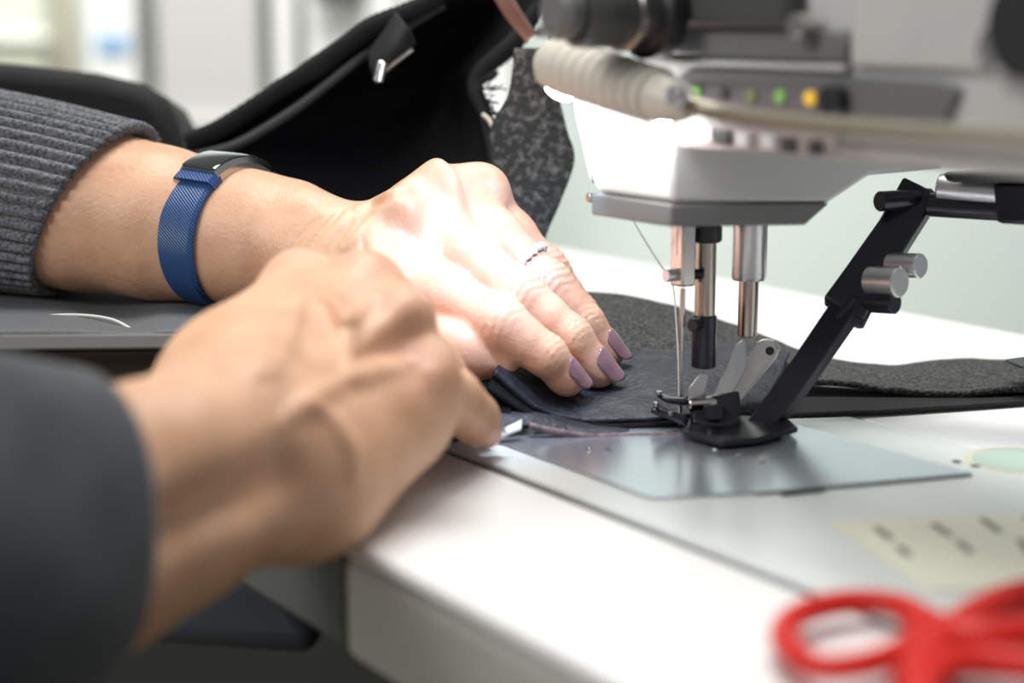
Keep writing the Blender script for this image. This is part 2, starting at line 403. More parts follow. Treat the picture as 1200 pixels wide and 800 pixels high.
# window with tan frame post at the far left
w = tag(wallbox('window_1', -120, -160, 64, 300, YB - .04, .03, 'pane_green'), kind='structure')
wallbox('window_frame', 58, -170, 88, 320, YB - .07, .06, 'post_tan', w)
wallbox('window_frame', -150, 40, 58, 50, YB - .06, .04, 'cabinet_white', w)
cab = empty('storage_cabinet', at(230, 420, YB - .3), 'pale grey storage cabinet standing against the back wall', 'cabinet')
wallbox('side_panel', 92, -140, 172, 420, YB - .32, .30, 'cabinet_white', cab, bottom=-.76)
wallbox('door', 176, -140, 312, 420, YB - .34, .32, 'cabinet_grey', cab, bottom=-.76)
wallbox('door', 316, -140, 350, 420, YB - .32, .30, 'cabinet_white', cab, bottom=-.76)
wallbox('door', 354, -140, 470, 420, YB - .30, .28, 'cabinet_white', cab, bottom=-.76)
wallbox('door', 474, -140, 596, 420, YB - .30, .28, 'cabinet_white', cab, bottom=-.76)
wallbox('plinth', 92, 140, 600, 156, YB - .36, .30, 'cabinet_grey', cab)
wallbox('shelf_edge', 366, -20, 428, 2, YB - .36, .05, 'casting_dark', cab)
st_ = tag(wallbox('paper_notice', 112, 40, 152, 64, YB - .325, .004, 'paper_blue', bevel=0), 'small blue paper notice stuck on the white cabinet side', 'notice')

# ------------------------------------------------------------------ sewing table
table = empty('sewing_table', W(20, 4, -3.6), 'white sewing table with a rounded front edge around the machine bed', 'table')
def aof(u, v, b): return tom(onb(u, v, b))[0]
aL = aof(268, 690, -16.1)
TH = -3.6
mbox('top_sheet', aL, 62, -16.1, -8.42, -.55, 0, 'table_white', table, bevel=.0035, seg=4)
mbox('front_edge', 4.6, 62, -16.02, -8.5, TH, -.5, 'edge_cream', table, bevel=.0045, seg=4)
mbox('leaf_apron', aL, 4.55, -15.95, -8.5, TH + .2, -.56, 'leaf_grey', table, bevel=.002)
mbox('leaf_edging', aL - .25, aL + .1, -16.0, -8.5, TH + .2, -.56, 'board_grey', table, bevel=.001)
mbox('rear_board', -150, 62, 6.66, 25.6, TH, 0, 'table_white', table, bevel=.003)
mbox('end_board', -60, -9.2, -8.42, 6.60, TH, 0, 'table_white', table, bevel=.003)
for (a, b) in ((8, -7), (8, 21), (50, -7), (50, 21)):
    mbox('leg', a, a + 4, b, b + 4, -76, TH, 'black_plastic', table, bevel=.003)
mbox('crossbar', 8, 54, 20, 24, -30, -27, 'black_plastic', table, bevel=.003)
mbox('crossbar', -12, 54, -2, 2, -22, -19, 'black_plastic', table, bevel=.003)
mbox('upright', -11, -8, -2, 2, -76, -19, 'black_plastic', table, bevel=.003)
mbox('shade_backing', -150, 62, 24.0, 25.0, -70, TH, 'under_shade', table, bevel=.002)  # added dark sheet: blocks the lit wall, keeps the space under the table dark
mbox('side_panel', 60, 61.5, -14, 25.0, -70, TH, 'leaf_grey', table, bevel=.002)
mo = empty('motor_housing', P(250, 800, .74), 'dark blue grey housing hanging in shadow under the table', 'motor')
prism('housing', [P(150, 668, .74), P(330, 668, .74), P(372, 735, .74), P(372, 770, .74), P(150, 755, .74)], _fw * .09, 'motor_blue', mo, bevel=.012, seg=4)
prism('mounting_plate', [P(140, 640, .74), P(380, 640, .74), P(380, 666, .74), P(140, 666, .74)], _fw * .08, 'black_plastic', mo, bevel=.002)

# ------------------------------------------------------------------ sewing machine
mach = empty('sewing_machine', W(10, 0, 0), 'grey industrial sewing machine stitching the dark fabric', 'sewing machine')
mbox('bed', -9.0, 46, -8.2, 6.5, -3.0, .08, 'bed_enamel', mach, bevel=.0012, seg=3)
mbox('bed_gap', -9.1, 46.1, -8.40, 6.64, -3.2, -.12, 'black_plastic', mach, bevel=0)
sl = prism('slide_plate', [W(-8.6, -6.6, .1), W(6.6, -6.6, .1), W(8.0, -3.71, .1), W(10.1, 3.71, .1), W(-8.6, 3.71, .1)], ZX * .0007, 'slide_steel', mach, bevel=.0003)
prism('slide_lip', [W(7.9, -3.6, .085), W(10.0, 3.6, .085), W(10.25, 3.6, .085), W(8.15, -3.6, .085)], ZX * .0006, 'trim_grey', mach, bevel=.0002)
prism('finger_notch', [W(8.3, -2.9, .085), W(8.6, -1.5, .085), W(8.95, -1.55, .085), W(8.65, -3.0, .085)], ZX * .0010, 'black_plastic', mach, bevel=.0003)
for (u, v) in ((690, 526), (712, 527), (838, 527), (866, 534), (893, 540)):
    c = G(u, v, .0018); cyl('plate_screw', c, c + ZX * .0006, .0011, 'steel', sl, seg=14)
for (u, v) in ((1121, 541), (1143, 546), (968, 527)):
    c = G(u, v, .0008); cyl('oil_hole', c, c + ZX * .0003, .0016, 'casting_dark', mach, seg=14)

# --- lower head, seen from the pillar side
AF = 3.5
prism('head', [ona(u, v, AF) for (u, v) in ((788, 120), (1116, 160), (1108, 198), (1020, 206), (972, 238), (788, 238))], -AX * .040, 'casting', mach, bevel=.002, seg=3)
prism('head_skirt', [ona(u, v, AF + .05) for (u, v) in ((786, 239), (973, 238), (944, 264), (786, 266))], -AX * .043, 'trim_grey', mach, bevel=.0008)
# lit face plate on the operator side
fp = prism('face_plate', [onb(u, v, -2.95) for (u, v) in ((652, 60), (792, 90), (791, 236), (702, 226), (689, 212))], BX * .005, 'face_white', mach, bevel=.0022, seg=4)
tube('face_plate_rim', [onb(665, 98, -2.99), onb(680, 155, -2.99), onb(696, 214, -2.99)], .0005, 'trim_grey', fp, n=12, seg=8)
# thread guide bracket under the face plate
tube('guide_bar', [P(688, 231, .596), P(735, 239, .592), P(792, 249, .588)], .0011, 'steel', mach, n=20, seg=10)
prism('guide_plate', [P(704, 236, .598), P(760, 247, .593), P(763, 259, .593), P(712, 252, .598)], BX * .004, 'copper_brown', mach, bevel=.0006)
for (u, v) in ((700, 231), (748, 240), (772, 240)):
    cyl('guide_stud', P(u, v, .592), P(u, v, .592) - BX * .004, .0017, 'steel', mach, seg=16)

# --- arm running towards the pillar
mbox('arm', 1.5, 46, -3.2, 6.2, 10.9, 24, 'casting', mach, bevel=.006, seg=4)
mbox('arm_underside', 3.4, 40, -2.4, 5.6, 10.3, 11.2, 'casting', mach, bevel=.004, seg=3)
BP = -3.25
prism('panel_recess', [onb(u, v, BP) for (u, v) in ((792, 96), (818, 80), (960, 86), (1108, 96), (1130, 103), (1112, 150), (960, 142), (800, 134))], -BX * .0028, 'trim_grey', mach, bevel=.001)
pan = prism('button_panel', [onb(u, v, BP - .3) for (u, v) in ((806, 98), (966, 106), (968, 134), (806, 128))], -BX * .001, 'panel_mauve', mach, bevel=.0005)
for (u, v, m) in ((818, 108, 'led_green'), (850, 110, 'casting_dark'), (882, 113, 'led_dim'), (916, 113, 'led_green'), (951, 115, 'led_amber')):
    c = onb(u, v, BP - .40); cyl('indicator_button', c, c - BX * .0012, .0022, m, pan, seg=16)
c = onb(984, 117, BP - .3); cyl('knob', c, c - BX * .005, .0042, 'black_plastic', mach, seg=24)
prism('ledge', [onb(u, v, BP) for (u, v) in ((760, 66), (1000, 76), (1000, 84), (760, 76))], -BX * .004, 'casting', mach, bevel=.001)
prism('upper_cover', [onb(u, v, BP) for (u, v) in ((775, 30), (1000, 34), (1000, 74), (775, 66))], -BX * .003, 'trim_grey', mach, bevel=.002)
prism('upper_box', [onb(u, v, BP) for (u, v) in ((792, -70), (945, -70), (945, 34), (792, 32))], -BX * .008, 'casting_dark', mach, bevel=.003)
prism('side_cover', [onb(u, v, BP) for (u, v) in ((1004, -80), (1215, -80), (1215, 86), (1004, 78))], -BX * .003, 'casting', mach, bevel=.003)
c = onb(948, 30, BP - .4); cyl('cover_screw', c, c - BX * .006, .0035, 'steel', mach)
cyl('belt_knob', onb(1240, 28, BP - .3), onb(1240, 28, BP - .3) - BX * .012, .013, 'black_plastic', mach, seg=32)
cyl('cover_screw', onb(1183, 56, BP - .3), onb(1183, 56, BP - .3) - BX * .006, .006, 'steel', mach)
# strip of keys under the gooseneck
ks = prism('key_strip', [onb(u, v, BP) for (u, v) in ((800, 142), (985, 156), (985, 184), (800, 172))], -BX * .002, 'pink_grey', mach, bevel=.0006)
for (u, v, m) in ((812, 155, 'face_white'), (829, 157, 'face_white'), (850, 160, 'casting_dark'), (872, 163, 'face_white'), (902, 166, 'face_white'), (926, 170, 'casting_dark'), (958, 173, 'casting_dark')):
    prism('key', [onb(u + i, v + j, BP - .2) for (i, j) in ((-8, -9), (8, -8), (8, 9), (-8, 8))], -BX * .0012, m, ks, bevel=.0004)
# thread tension assembly, axis towards the operator
tc_ = onb(776, 14, BP - .8)
ten = lathe('tension_dial', tc_, tc_ - BX * .014, [(0, .0135), (.15, .0145), (.5, .0145), (.62, .012), (.8, .012), (1, .010)], 'black_plastic', mach, seg=40)
lathe('dial_ring', tc_ - BX * .014, tc_ - BX * .017, [(0, .0112), (.2, .0122), (.8, .0122), (1, .0112)], 'steel', ten, seg=40)
lathe('dial_drum', tc_ - BX * .017, tc_ - BX * .034, [(0, .0100), (.1, .0108), (.9, .0108), (1, .0095)], 'casting_dark', ten, seg=40)
lathe('dial_cap', tc_ - BX * .034, tc_ - BX * .042, [(0, .0075), (.2, .0085), (.7, .0085), (1, .0060)], 'trim_grey', ten, seg=32)
cyl('dial_pin', tc_ - BX * .040 - ZX * .006, tc_ - BX * .047 - ZX * .006, .0018, 'steel', ten, seg=14)
# take-up lever hanging at the left of the head
tl = [P(584, -14, .56), P(600, 14, .56), P(622, 44, .562)]
tube('take_up_lever', tl, [.0030, .0028, .0022], 'copper_brown', mach, n=24, seg=14)
tube('wire_guide', [P(664, 17, .585), P(645, 17, .583), P(637, 22, .583), P(645, 27, .583), P(668, 25, .585)], .0007, 'black_steel', mach, n=30, seg=8)
prism('head_bracket', [P(640, -20, .60), P(668, -20, .60), P(668, 60, .60), P(640, 60, .60)], BX * .006, 'copper_brown', mach, bevel=.001)

# --- needle bar, presser bar, walking-foot bar
def zv(v, b=0): return tom(ona(797, v, 0))[2]
nb = prism('needle_clamp', [W(-.35, -.32, zv(335)), W(.35, -.32, zv(335)), W(.35, .30, zv(335)), W(-.35, .30, zv(335))], ZX * .034, 'steel', mach, bevel=.0008)
cyl('needle_bar', W(0, 0, zv(300)), W(0, 0, 11), .0033, 'steel', mach)
c = W(.1, .35, zv(322)); cyl('clamp_screw', c, c + BX * .003 + AX * .002, .0018, 'black_steel', nb, seg=14)
c = W(-.1, -.3, zv(322)); cyl('clamp_screw', c - BX * .004, c, .0022, 'silver', nb, seg=14)
lathe('needle', W(0, 0, zv(338)), W(0, 0, -.2), [(0, .0010), (.25, .0010), (.3, .0007), (.9, .0006), (1, .0002)], 'steel', nb, seg=14)
b1 = 1.02
cyl('presser_bar', W(0, b1, zv(420)), W(0, b1, 11), .0037, 'brass_steel', mach)
cyl('bar_collar', W(0, b1, zv(286)), W(0, b1, zv(266)), .0056, 'black_plastic', mach)
psl = cyl('bar_sleeve', W(0, b1, zv(434)), W(0, b1, zv(372)), .0044, 'black_steel', mach)
c = W(.3, b1 - .5, zv(380)); cyl('sleeve_screw', c, c - BX * .004 + AX * .001, .0024, 'black_steel', psl, seg=16)
b2 = 3.05
lathe('walking_bar_bush', W(0, b2, zv(336)), W(0, b2, 9.2), [(0, .0058), (.03, .0063), (.9, .0063), (1, .0063)], 'silver', mach, seg=32)
cyl('walking_bar', W(0, b2, zv(404)), W(0, b2, 8), .0036, 'brass_steel', mach)

# --- foot assembly
foot = prism('presser_foot', [G(800, 512, .003), G(846, 524, .003), G(888, 520, .003), G(935, 507, .003), G(925, 498, .003), G(860, 492, .003), G(812, 486, .003)], ZX * .0022, 'black_steel', mach, bevel=.0006)
prism('foot_block', [P(806, 470, .602), P(852, 462, .602), P(856, 492, .600), P(808, 500, .600)], BX * .006 + ZX * .001, 'black_steel', foot, bevel=.0008)
prism('foot_cheek', [P(812, 492, .598), P(852, 488, .597), P(868, 502, .594), P(846, 512, .593), P(812, 504, .595)], ZX * .0035, 'black_steel', foot, bevel=.0006)
cyl('foot_hinge', P(806, 474, .600), P(858, 470, .606), .0022, 'steel', foot, seg=16)
cyl('foot_screw', P(837, 492, .596), P(836, 474, .596), .0036, 'black_steel', foot, seg=20)
for q in (((772, 462, .606), (784, 468, .604), (806, 470, .602)), ((768, 474, .602), (782, 484, .600), (804, 492, .599)), ((764, 480, .606), (790, 490, .604), (806, 496, .602))):
    tube('toe', [P(*x) for x in q], [.0011, .0014, .0016], 'black_steel', foot, n=16, seg=10)
for q in ((772, 462, .604), (769, 475, .600), (786, 486, .598)):
    c = P(*q); cyl('toe_stud', c, c + ZX * .0012, .0011, 'steel', foot, seg=12)
prism('hinge_blade', [P(803, 476, .606), P(806, 454, .606), P(821, 435, .606), P(825, 441, .606), P(818, 478, .606)], BX * .0025, 'silver', foot, bevel=.0006)
lv = prism('lift_link', [P(884, 402, .618), P(893, 397, .618), P(907, 399, .618), P(913, 409, .618), P(909, 420, .618), P(866, 472, .612), P(866, 483, .610), P(852, 487, .610), P(848, 470, .612)], BX * .0022 + AX * -.001, 'pale_steel', mach, bevel=.0006)
prism('link_tab', [P(862, 403, .614), P(871, 397, .614), P(873, 430, .612), P(852, 468, .608), P(834, 466, .607), P(852, 428, .611)], BX * .0016, 'silver', lv, bevel=.0005)
for (u, v, r) in ((902, 411, .0016), (880, 443, .0006)):
    c = P(u, v, .6175); cyl('link_hole', c, c - np.array(_fw) * .0006, r, 'black_plastic', lv, seg=18)

# --- swing-away guide: black arm from the foot up to a hinge rod
def bar(name, pts, wid, th, m, parent, n=30, bevel=.0008, rot=0.0):
    path = np.array(pts); secs = []
    T = np.gradient(path, axis=0) if len(path) > 2 else np.array([path[1] - path[0]] * 2)
    for i, p in enumerate(path):
        t = unit_(T[i]); nrm = unit_(_fw - t * (_fw @ t)); lat = np.cross(t, nrm); nrm, lat = nrm * math.cos(rot) + lat * math.sin(rot), lat * math.cos(rot) - nrm * math.sin(rot); w_ = wid[i] / 2; h_ = th[i] / 2
        secs.append([p + lat * w_ + nrm * h_, p - lat * w_ + nrm * h_, p - lat * w_ - nrm * h_, p + lat * w_ - nrm * h_])
    v = [q for s in secs for q in s]; f = []
    for i in range(len(secs) - 1):
        for k in range(4): f.append((i * 4 + k, i * 4 + (k + 1) % 4, (i + 1) * 4 + (k + 1) % 4, (i + 1) * 4 + k))
    f += [(3, 2, 1, 0), tuple((len(secs) - 1) * 4 + k for k in range(4))]
    return mk(name, v, f, m, parent, bevel=bevel)
def unit_(v): return np.array(v) / np.linalg.norm(v)
ga = bar('guide_arm', [P(838, 514, .598), P(872, 511, .600), P(895, 498, .602), P(930, 452, .607), P(985, 372, .613), P(1010, 335, .616)], [.005, .006, .0095, .0100, .0105, .0105], [.0045, .0055, .0068, .0068, .0068, .0068], 'black_steel', mach, rot=-.62)
bar('guide_bracket', [P(988, 366, .614), P(1012, 330, .617), P(1050, 272, .620), P(1080, 222, .622)], [.0165, .0150, .0135, .0145], [.008, .010, .010, .010], 'black_steel', ga, bevel=.001, rot=-.35)
prism('guide_bracket_lug', [P(978, 372, .609), P(1000, 344, .610), P(1024, 362, .610), P(1012, 386, .609)], _fw * .008, 'black_steel', ga, bevel=.001)
for q, r, m in (((1036, 332, .606), .0055, 'silver'), ((1060, 313, .609), .0045, 'silver'), ((1030, 356, .607), .0040, 'black_steel')):
    c = P(*q); cyl('thumb_screw', c + np.array([-.004, .006, 0]), c + np.array([.005, -.004, .001]), r, m, ga, seg=20)
cyl('hinge_pin', P(1030, 236, .612), P(1090, 232, .622), .0037, 'black_steel', ga, seg=20)
cyl('hinge_rod', P(1088, 240, .615), P(1190, 246, .600), .0043, 'black_steel', mach, seg=24)
cyl('hinge_sleeve', P(1100, 219, .612), P(1182, 226, .600), .0050, 'silver', mach, seg=24)
prism('hinge_block', [P(1162, 214, .595), P(1260, 214, .58), P(1260, 268, .58), P(1166, 262, .595)], BX * .02, 'black_steel', mach, bevel=.0015)
prism('hinge_mount', [P(1100, 202, .598), P(1260, 196, .58), P(1260, 216, .58), P(1108, 214, .598)], BX * .02, 'black_plastic', mach, bevel=.0015)

LAMP_W = 0.064
# ------------------------------------------------------------------ gooseneck lamp
gl = empty('gooseneck_lamp', onb(1250, 172, -5.2), 'beige gooseneck work lamp clipped along the front of the sewing machine', 'lamp')
q0 = onb(648, 74, -5.4); q1 = onb(800, 122, -5.0); ld = unit_(q1 - q0)
lathe('lamp_head', q0 - ld * .004, q1 + ld * .004, [(0, .0030), (.02, .0062), (.06, .0082), (.12, .0088), (.55, .0085), (.8, .0076), (.93, .0060), (1, .0035)], 'lamp_beige', gl, seg=36)
for k in range(9):
    c = q0 + ld * (.008 + .0052 * k); lathe('cooling_rib', c, c + ld * .0022, [(0, .0084), (.3, .0090), (.7, .0090), (1, .0084)], 'lamp_beige', gl, seg=32)
tube('gooseneck', [onb(788, 115, -5.0), onb(820, 125, -5.0), onb(850, 133, -5.05), onb(947, 144, -5.1), onb(1076, 154, -5.1), onb(1260, 165, -5.1)], .0023, 'neck_metal', gl, n=150, seg=14, rib=.15)
c = onb(797, 112, -5.5); cyl('clip', c, c - BX * .003, .0035, 'silver', gl, seg=18)
# the lamp's LED strip and its light: one tilted LED window under the free end
ldn = unit_(np.array([-.36, .60, -.82]))
sdn = unit_(np.array([.2, .5, -.8])); sdn = unit_(sdn - ld * (sdn @ ld)); xx = np.cross(ld, sdn)
lc = (q0 * .55 + q1 * .45) + sdn * .0078
prism('led_strip', [lc + ld * .026 + xx * .003, lc - ld * .022 + xx * .003, lc - ld * .022 - xx * .003, lc + ld * .026 - xx * .003], sdn * .0012, 'lamp_lens', gl, bevel=.0004)
lp = q0 - ld * .001 + sdn * .0105
lathe('led_window', lp - ldn * .0045, lp, [(0, .0060), (.7, .0060), (1, .0052)], 'lamp_lens', gl, seg=24)
le = bpy.data.lights.new('lamp_light', 'AREA'); le.shape = 'DISK'; le.size = .012; le.energy = LAMP_W; le.spread = math.radians(112); le.color = (.46, .68, 1.0)
leo = bpy.data.objects.new('lamp_light', le); COL.objects.link(leo); leo.location = Vector(lp + ldn * .0006)
leo.rotation_euler = Vector(ldn).to_track_quat('-Z', 'Y').to_euler()
leo.parent = gl; leo.matrix_parent_inverse = parent_matrix(gl).inverted()

# ------------------------------------------------------------------ sewing thread
tag(tube('sewing_thread', [P(735, 236, .590), P(742, 258, .592), P(762, 292, .598), P(784, 326, .603), P(790, 345, .605), P(795, 420, .6045), P(796, 498, .605)], .00032, 'thread', n=60, seg=6), 'fine pale thread running from the thread guide down to the needle', 'thread')
# ------------------------------------------------------------------ fabrics
rowsF = [
    [P(262, 395, .74), P(345, 395, .735), P(450, 400, .725), P(590, 400, .72)],
    [P(250, 330, .74), P(340, 330, .73), P(450, 330, .72), P(588, 330, .715)],
    [P(232, 215, .745), P(330, 225, .74), P(450, 240, .74), P(585, 230, .715)],
    [P(220, 168, .75), P(330, 178, .765), P(450, 185, .775), P(581, 185, .72)],
    [P(262, 150, .745), P(360, 130, .775), P(480, 130, .785), P(572, 138, .73)],
    [P(335, 102, .738), P(410, 90, .77), P(500, 80, .78), P(558, 95, .74)],
    [P(405, 55, .732), P(460, 45, .76), P(540, 30, .775), P(598, 52, .742)],
    [P(505, 2, .73), P(540, -5, .75), P(590, -10, .765), P(640, 0, .74)],
    [P(560, -60, .73), P(590, -64, .75), P(630, -66, .76), P(670, -60, .74)]]
felt = empty('felt_panel', P(420, 400, .72), 'black felt upholstery panel standing up behind the hands', 'fabric')
patch('felt_sheet', rowsF, 'felt_black', felt, nu=70, nv=60, solid=.004, noise=.0006, nfreq=70)
tube('raw_edge', [P(222, 166, .748), P(262, 148, .743), P(335, 100, .736), P(372, 78, .733), P(405, 53, .730), P(440, 30, .729), P(505, 0, .728), P(560, -60, .728)], [.0045, .0042, .0040, .0048, .0042, .0046, .0042, .004], 'felt_edge', felt, n=120, seg=12, rib=.05)
tube('piping', [P(232, 182, .742), P(280, 168, .736), P(340, 132, .733), P(385, 98, .732), P(425, 66, .732), P(470, 36, .735), P(520, 6, .74)], .0022, 'piping', felt, n=80, seg=10)
tube('raw_edge', [P(640, -4, .738), P(604, 48, .738), P(566, 82, .736), P(557, 104, .733), P(570, 136, .726), P(580, 186, .716), P(585, 240, .712)], [.003, .0042, .004, .0035, .003, .003, .003], 'felt_edge', felt, n=90, seg=12, rib=.05)
tube('stitch_cord', [P(566, 134, .722), P(574, 142, .719), P(580, 160, .716), P(583, 196, .712)], .0009, 'thread_cream', felt, n=30, seg=8)
for k in range(16):
    u0 = 566 + random.uniform(-6, 8); v0 = 94 + k * 2.6; l = random.uniform(8, 26)
    tube('loose_fibre', [P(u0, v0, .728), P(u0 + l * .5, v0 - random.uniform(-6, 6), .724), P(u0 + l, v0 + random.uniform(-8, 14), .722)], .00035, 'felt_edge', felt, n=8, seg=5)
prism('frayed_tuft', [P(562, 92, .728), P(578, 82, .726), P(586, 84, .724), P(580, 92, .724), P(566, 98, .727)], _fw * .002, 'felt_edge', felt, bevel=.0005)
tab = empty('strap_tab', P(455, 95, .72), 'black strap tab with a steel clip hanging on the felt edge', 'strap')
patch('strap', [[P(432, 62, .726), P(452, 36, .724), P(464, 14, .726)], [P(436, 84, .718), P(458, 58, .714), P(476, 30, .718)], [P(440, 98, .722), P(466, 76, .716), P(486, 50, .722)]], 'cushion_black', tab, nu=16, nv=16, solid=.002)
cyl('clip', P(448, 72, .711), P(443, 96, .712), .0024, 'steel', tab, seg=16)
cyl('clip_bar', P(442, 90, .713), P(484, 58, .713), .0011, 'brass_steel', tab, seg=10)

spk = tag(patch('speckled_panel', [
    [P(603, 57, .705), P(618, 57, .705), P(634, 57, .705)], [P(596, 110, .705), P(620, 110, .703), P(652, 105, .703)], [P(576, 150, .706), P(620, 155, .702), P(664, 152, .703)],
    [P(578, 195, .707), P(625, 195, .702), P(673, 188, .703)], [P(585, 240, .707), P(620, 240, .702), P(656, 238, .703)], [P(588, 300, .706), P(612, 300, .702), P(636, 290, .703)], [P(590, 400, .705), P(604, 400, .702), P(620, 400, .703)], [P(590, 424, .705), P(602, 424, .702), P(616, 424, .703)]],
    'speckle', nu=40, nv=60, solid=.0025), 'speckled charcoal stiff fabric piece standing beside the felt panel', 'fabric')

strip = tag(patch('fabric_strip', [
    [P(668, 372, .71), P(676, 347, .715), P(740, 349, .715), P(820, 370, .71), P(900, 398, .70), P(960, 420, .693), P(1030, 430, .69), P(1110, 424, .697), P(1240, 424, .70)],
    [P(668, 376, .70), P(684, 362, .70), P(738, 372, .698), P(815, 388, .69), P(890, 412, .682), P(955, 430, .675), P(1035, 441, .67), P(1115, 440, .675), P(1240, 438, .68)],
    [P(672, 386, .684), P(694, 388, .682), P(734, 402, .678), P(800, 412, .67), P(880, 428, .664), P(950, 440, .660), P(1040, 452, .655), P(1120, 457, .655), P(1240, 450, .66)],
    [P(680, 410, .672), P(706, 416, .670), P(738, 428, .664), P(800, 438, .655), P(880, 442, .652), P(950, 446, .652), P(1040, 457, .649), P(1125, 461, .649), P(1240, 453, .654)]],
    'strip_felt', nu=110, nv=40, solid=.0024, noise=.0003, nfreq=120), 'long dark grey felt strip humped behind the needle and trailing right', 'fabric')
tag(patch('strip_gap_shade', [[G(935, 452, .002), G(1050, 458, .002), G(1240, 452, .002)], [G(925, 470, .002), G(1050, 473, .002), G(1240, 462, .002)], [G(915, 487, .002), G(1040, 482, .002), G(1240, 468, .002)]],
    'cushion_black', nu=40, nv=14, solid=.0012, noise=.0002, nfreq=90), 'flat black sheet standing in for the shade under the felt strip', 'fabric')  # dark sheet paints the shading in the gap beneath the strip
tag(prism('fabric_tag', [P(1178, 424, .66), P(1215, 419, .66), P(1240, 432, .645), P(1196, 432, .645)], ZX * .0012, 'piping', None, bevel=.0003), 'small black tag on the far right end of the strip', 'tag')

work = empty('work_piece', G(700, 505), 'navy black layered fabric under the fingertips being stitched at the needle', 'fabric')
patch('top_layer', [
    [P(625, 400, .668), P(700, 402, .668), P(765, 416, .664), P(860, 404, .668), P(925, 416, .668)],
    [P(592, 408, .636), P(668, 436, .643), P(735, 434, .643), P(840, 432, .640), P(915, 440, .645)],
    [P(584, 424, .612), P(655, 470, .620), P(725, 468, .622), P(820, 466, .620), P(900, 470, .622)],
    [P(578, 440, .600), P(640, 486, .606), P(712, 495, .608), P(806, 489, .610), P(880, 488, .612)]], 'work_navy', work, nu=90, nv=50, solid=.0026, noise=.0005, nfreq=150)
patch('folded_edge', [
    [P(576, 444, .602), P(638, 488, .608), P(710, 497, .610), P(806, 492, .612)],
    [P(572, 456, .597), P(636, 494, .601), P(708, 502, .603), P(806, 497, .606)],
    [P(578, 462, .599), P(640, 499, .606), P(710, 506, .608), P(806, 501, .610)]], 'felt_black', work, nu=60, nv=14, solid=.0016)
patch('lower_layer', [
    [P(570, 470, .604), P(625, 482, .608), P(700, 500, .612), P(800, 500, .614)],
    [P(566, 492, .592), P(616, 486, .598), P(690, 504, .600), P(798, 506, .602)],
    [P(568, 508, .586), P(622, 500, .594), P(690, 511, .596), P(797, 512, .598)]], 'work_navy', work, nu=70, nv=24, solid=.0018, noise=.0005, nfreq=140)
tube('raw_edge', [P(620, 499, .591), P(650, 506, .591), P(692, 512, .592), P(740, 512, .594), P(797, 511, .595)], .0014, 'raw_pink', work, n=50, seg=8, rib=.12)
patch('basting_tape', [[P(588, 506, .586), P(596, 500, .586), P(612, 492, .588)], [P(582, 517, .583), P(594, 510, .583), P(611, 503, .585)]], 'tape_white', work, nu=12, nv=8, solid=.001)
patch('under_fold', [[P(506, 508, .592), P(545, 518, .592), P(600, 516, .594)], [P(510, 524, .584), P(548, 534, .582), P(602, 524, .588)]], 'felt_black', work, nu=20, nv=10, solid=.003)
patch('back_fold', [[P(552, 432, .625), P(580, 425, .625), P(598, 436, .62)], [P(548, 462, .605), P(578, 462, .605), P(598, 470, .603)], [P(540, 500, .592), P(575, 505, .592), P(600, 500, .593)]], 'felt_black', work, nu=20, nv=20, solid=.003, noise=.0008, nfreq=150)
# grey leather piece under the forearms
lea = empty('leather_panel', P(120, 440, .60), 'grey leather panel with a stitched seam lying under the far forearm', 'leather')
patch('leather_sheet', [
    [P(-120, 330, .74), P(60, 335, .74), P(150, 340, .735), P(250, 344, .73), P(330, 350, .72)],
    [P(-120, 350, .69), P(40, 352, .69), P(135, 362, .68), P(215, 350, .69), P(330, 365, .68)],
    [P(-120, 372, .645), P(60, 371, .645), P(148, 386, .63), P(205, 372, .64), P(330, 385, .63)],
    [P(-120, 394, .600), P(60, 392, .600), P(160, 395, .598), P(215, 392, .600), P(330, 400, .60)]], 'leather_grey', lea, nu=70, nv=40, solid=.003)
tube('seam', [P(-120, 374, .640), P(20, 372, .640), P(85, 369, .640), P(130, 374, .634), P(158, 388, .622)], .0006, 'cabinet_grey', lea, n=50, seg=8)
tube('loose_thread', [P(246, 355, .668), P(256, 362, .66), P(264, 376, .655)], .0005, 'thread', lea, n=12, seg=6)
prism('panel_edge', [P(-120, 393, .592), P(229, 390, .592), P(229, 409, .590), P(-120, 412, .590)], _fw * .006, 'board_grey', lea, bevel=.001)
patch('lining', [[P(-120, 410, .594), P(80, 410, .594), P(230, 408, .594)], [P(-120, 440, .602), P(80, 440, .602), P(230, 436, .602)], [P(-120, 520, .61), P(80, 520, .61), P(230, 516, .61)]], 'wood_dark', lea, nu=20, nv=16, solid=.003)

# black cushion behind the far sleeve
prism_c = prism('seat_cushion', [P(-160, 58, .80), P(20, 72, .80), P(110, 82, .80), P(165, 95, .80), P(190, 110, .80), P(204, 136, .80), P(214, 172, .80), P(212, 382, .80), P(-160, 382, .80)], _fw * .07, 'cushion_black', None, bevel=.010, seg=5)
tag(prism_c, 'black padded cushion standing behind the far sleeve', 'cushion')
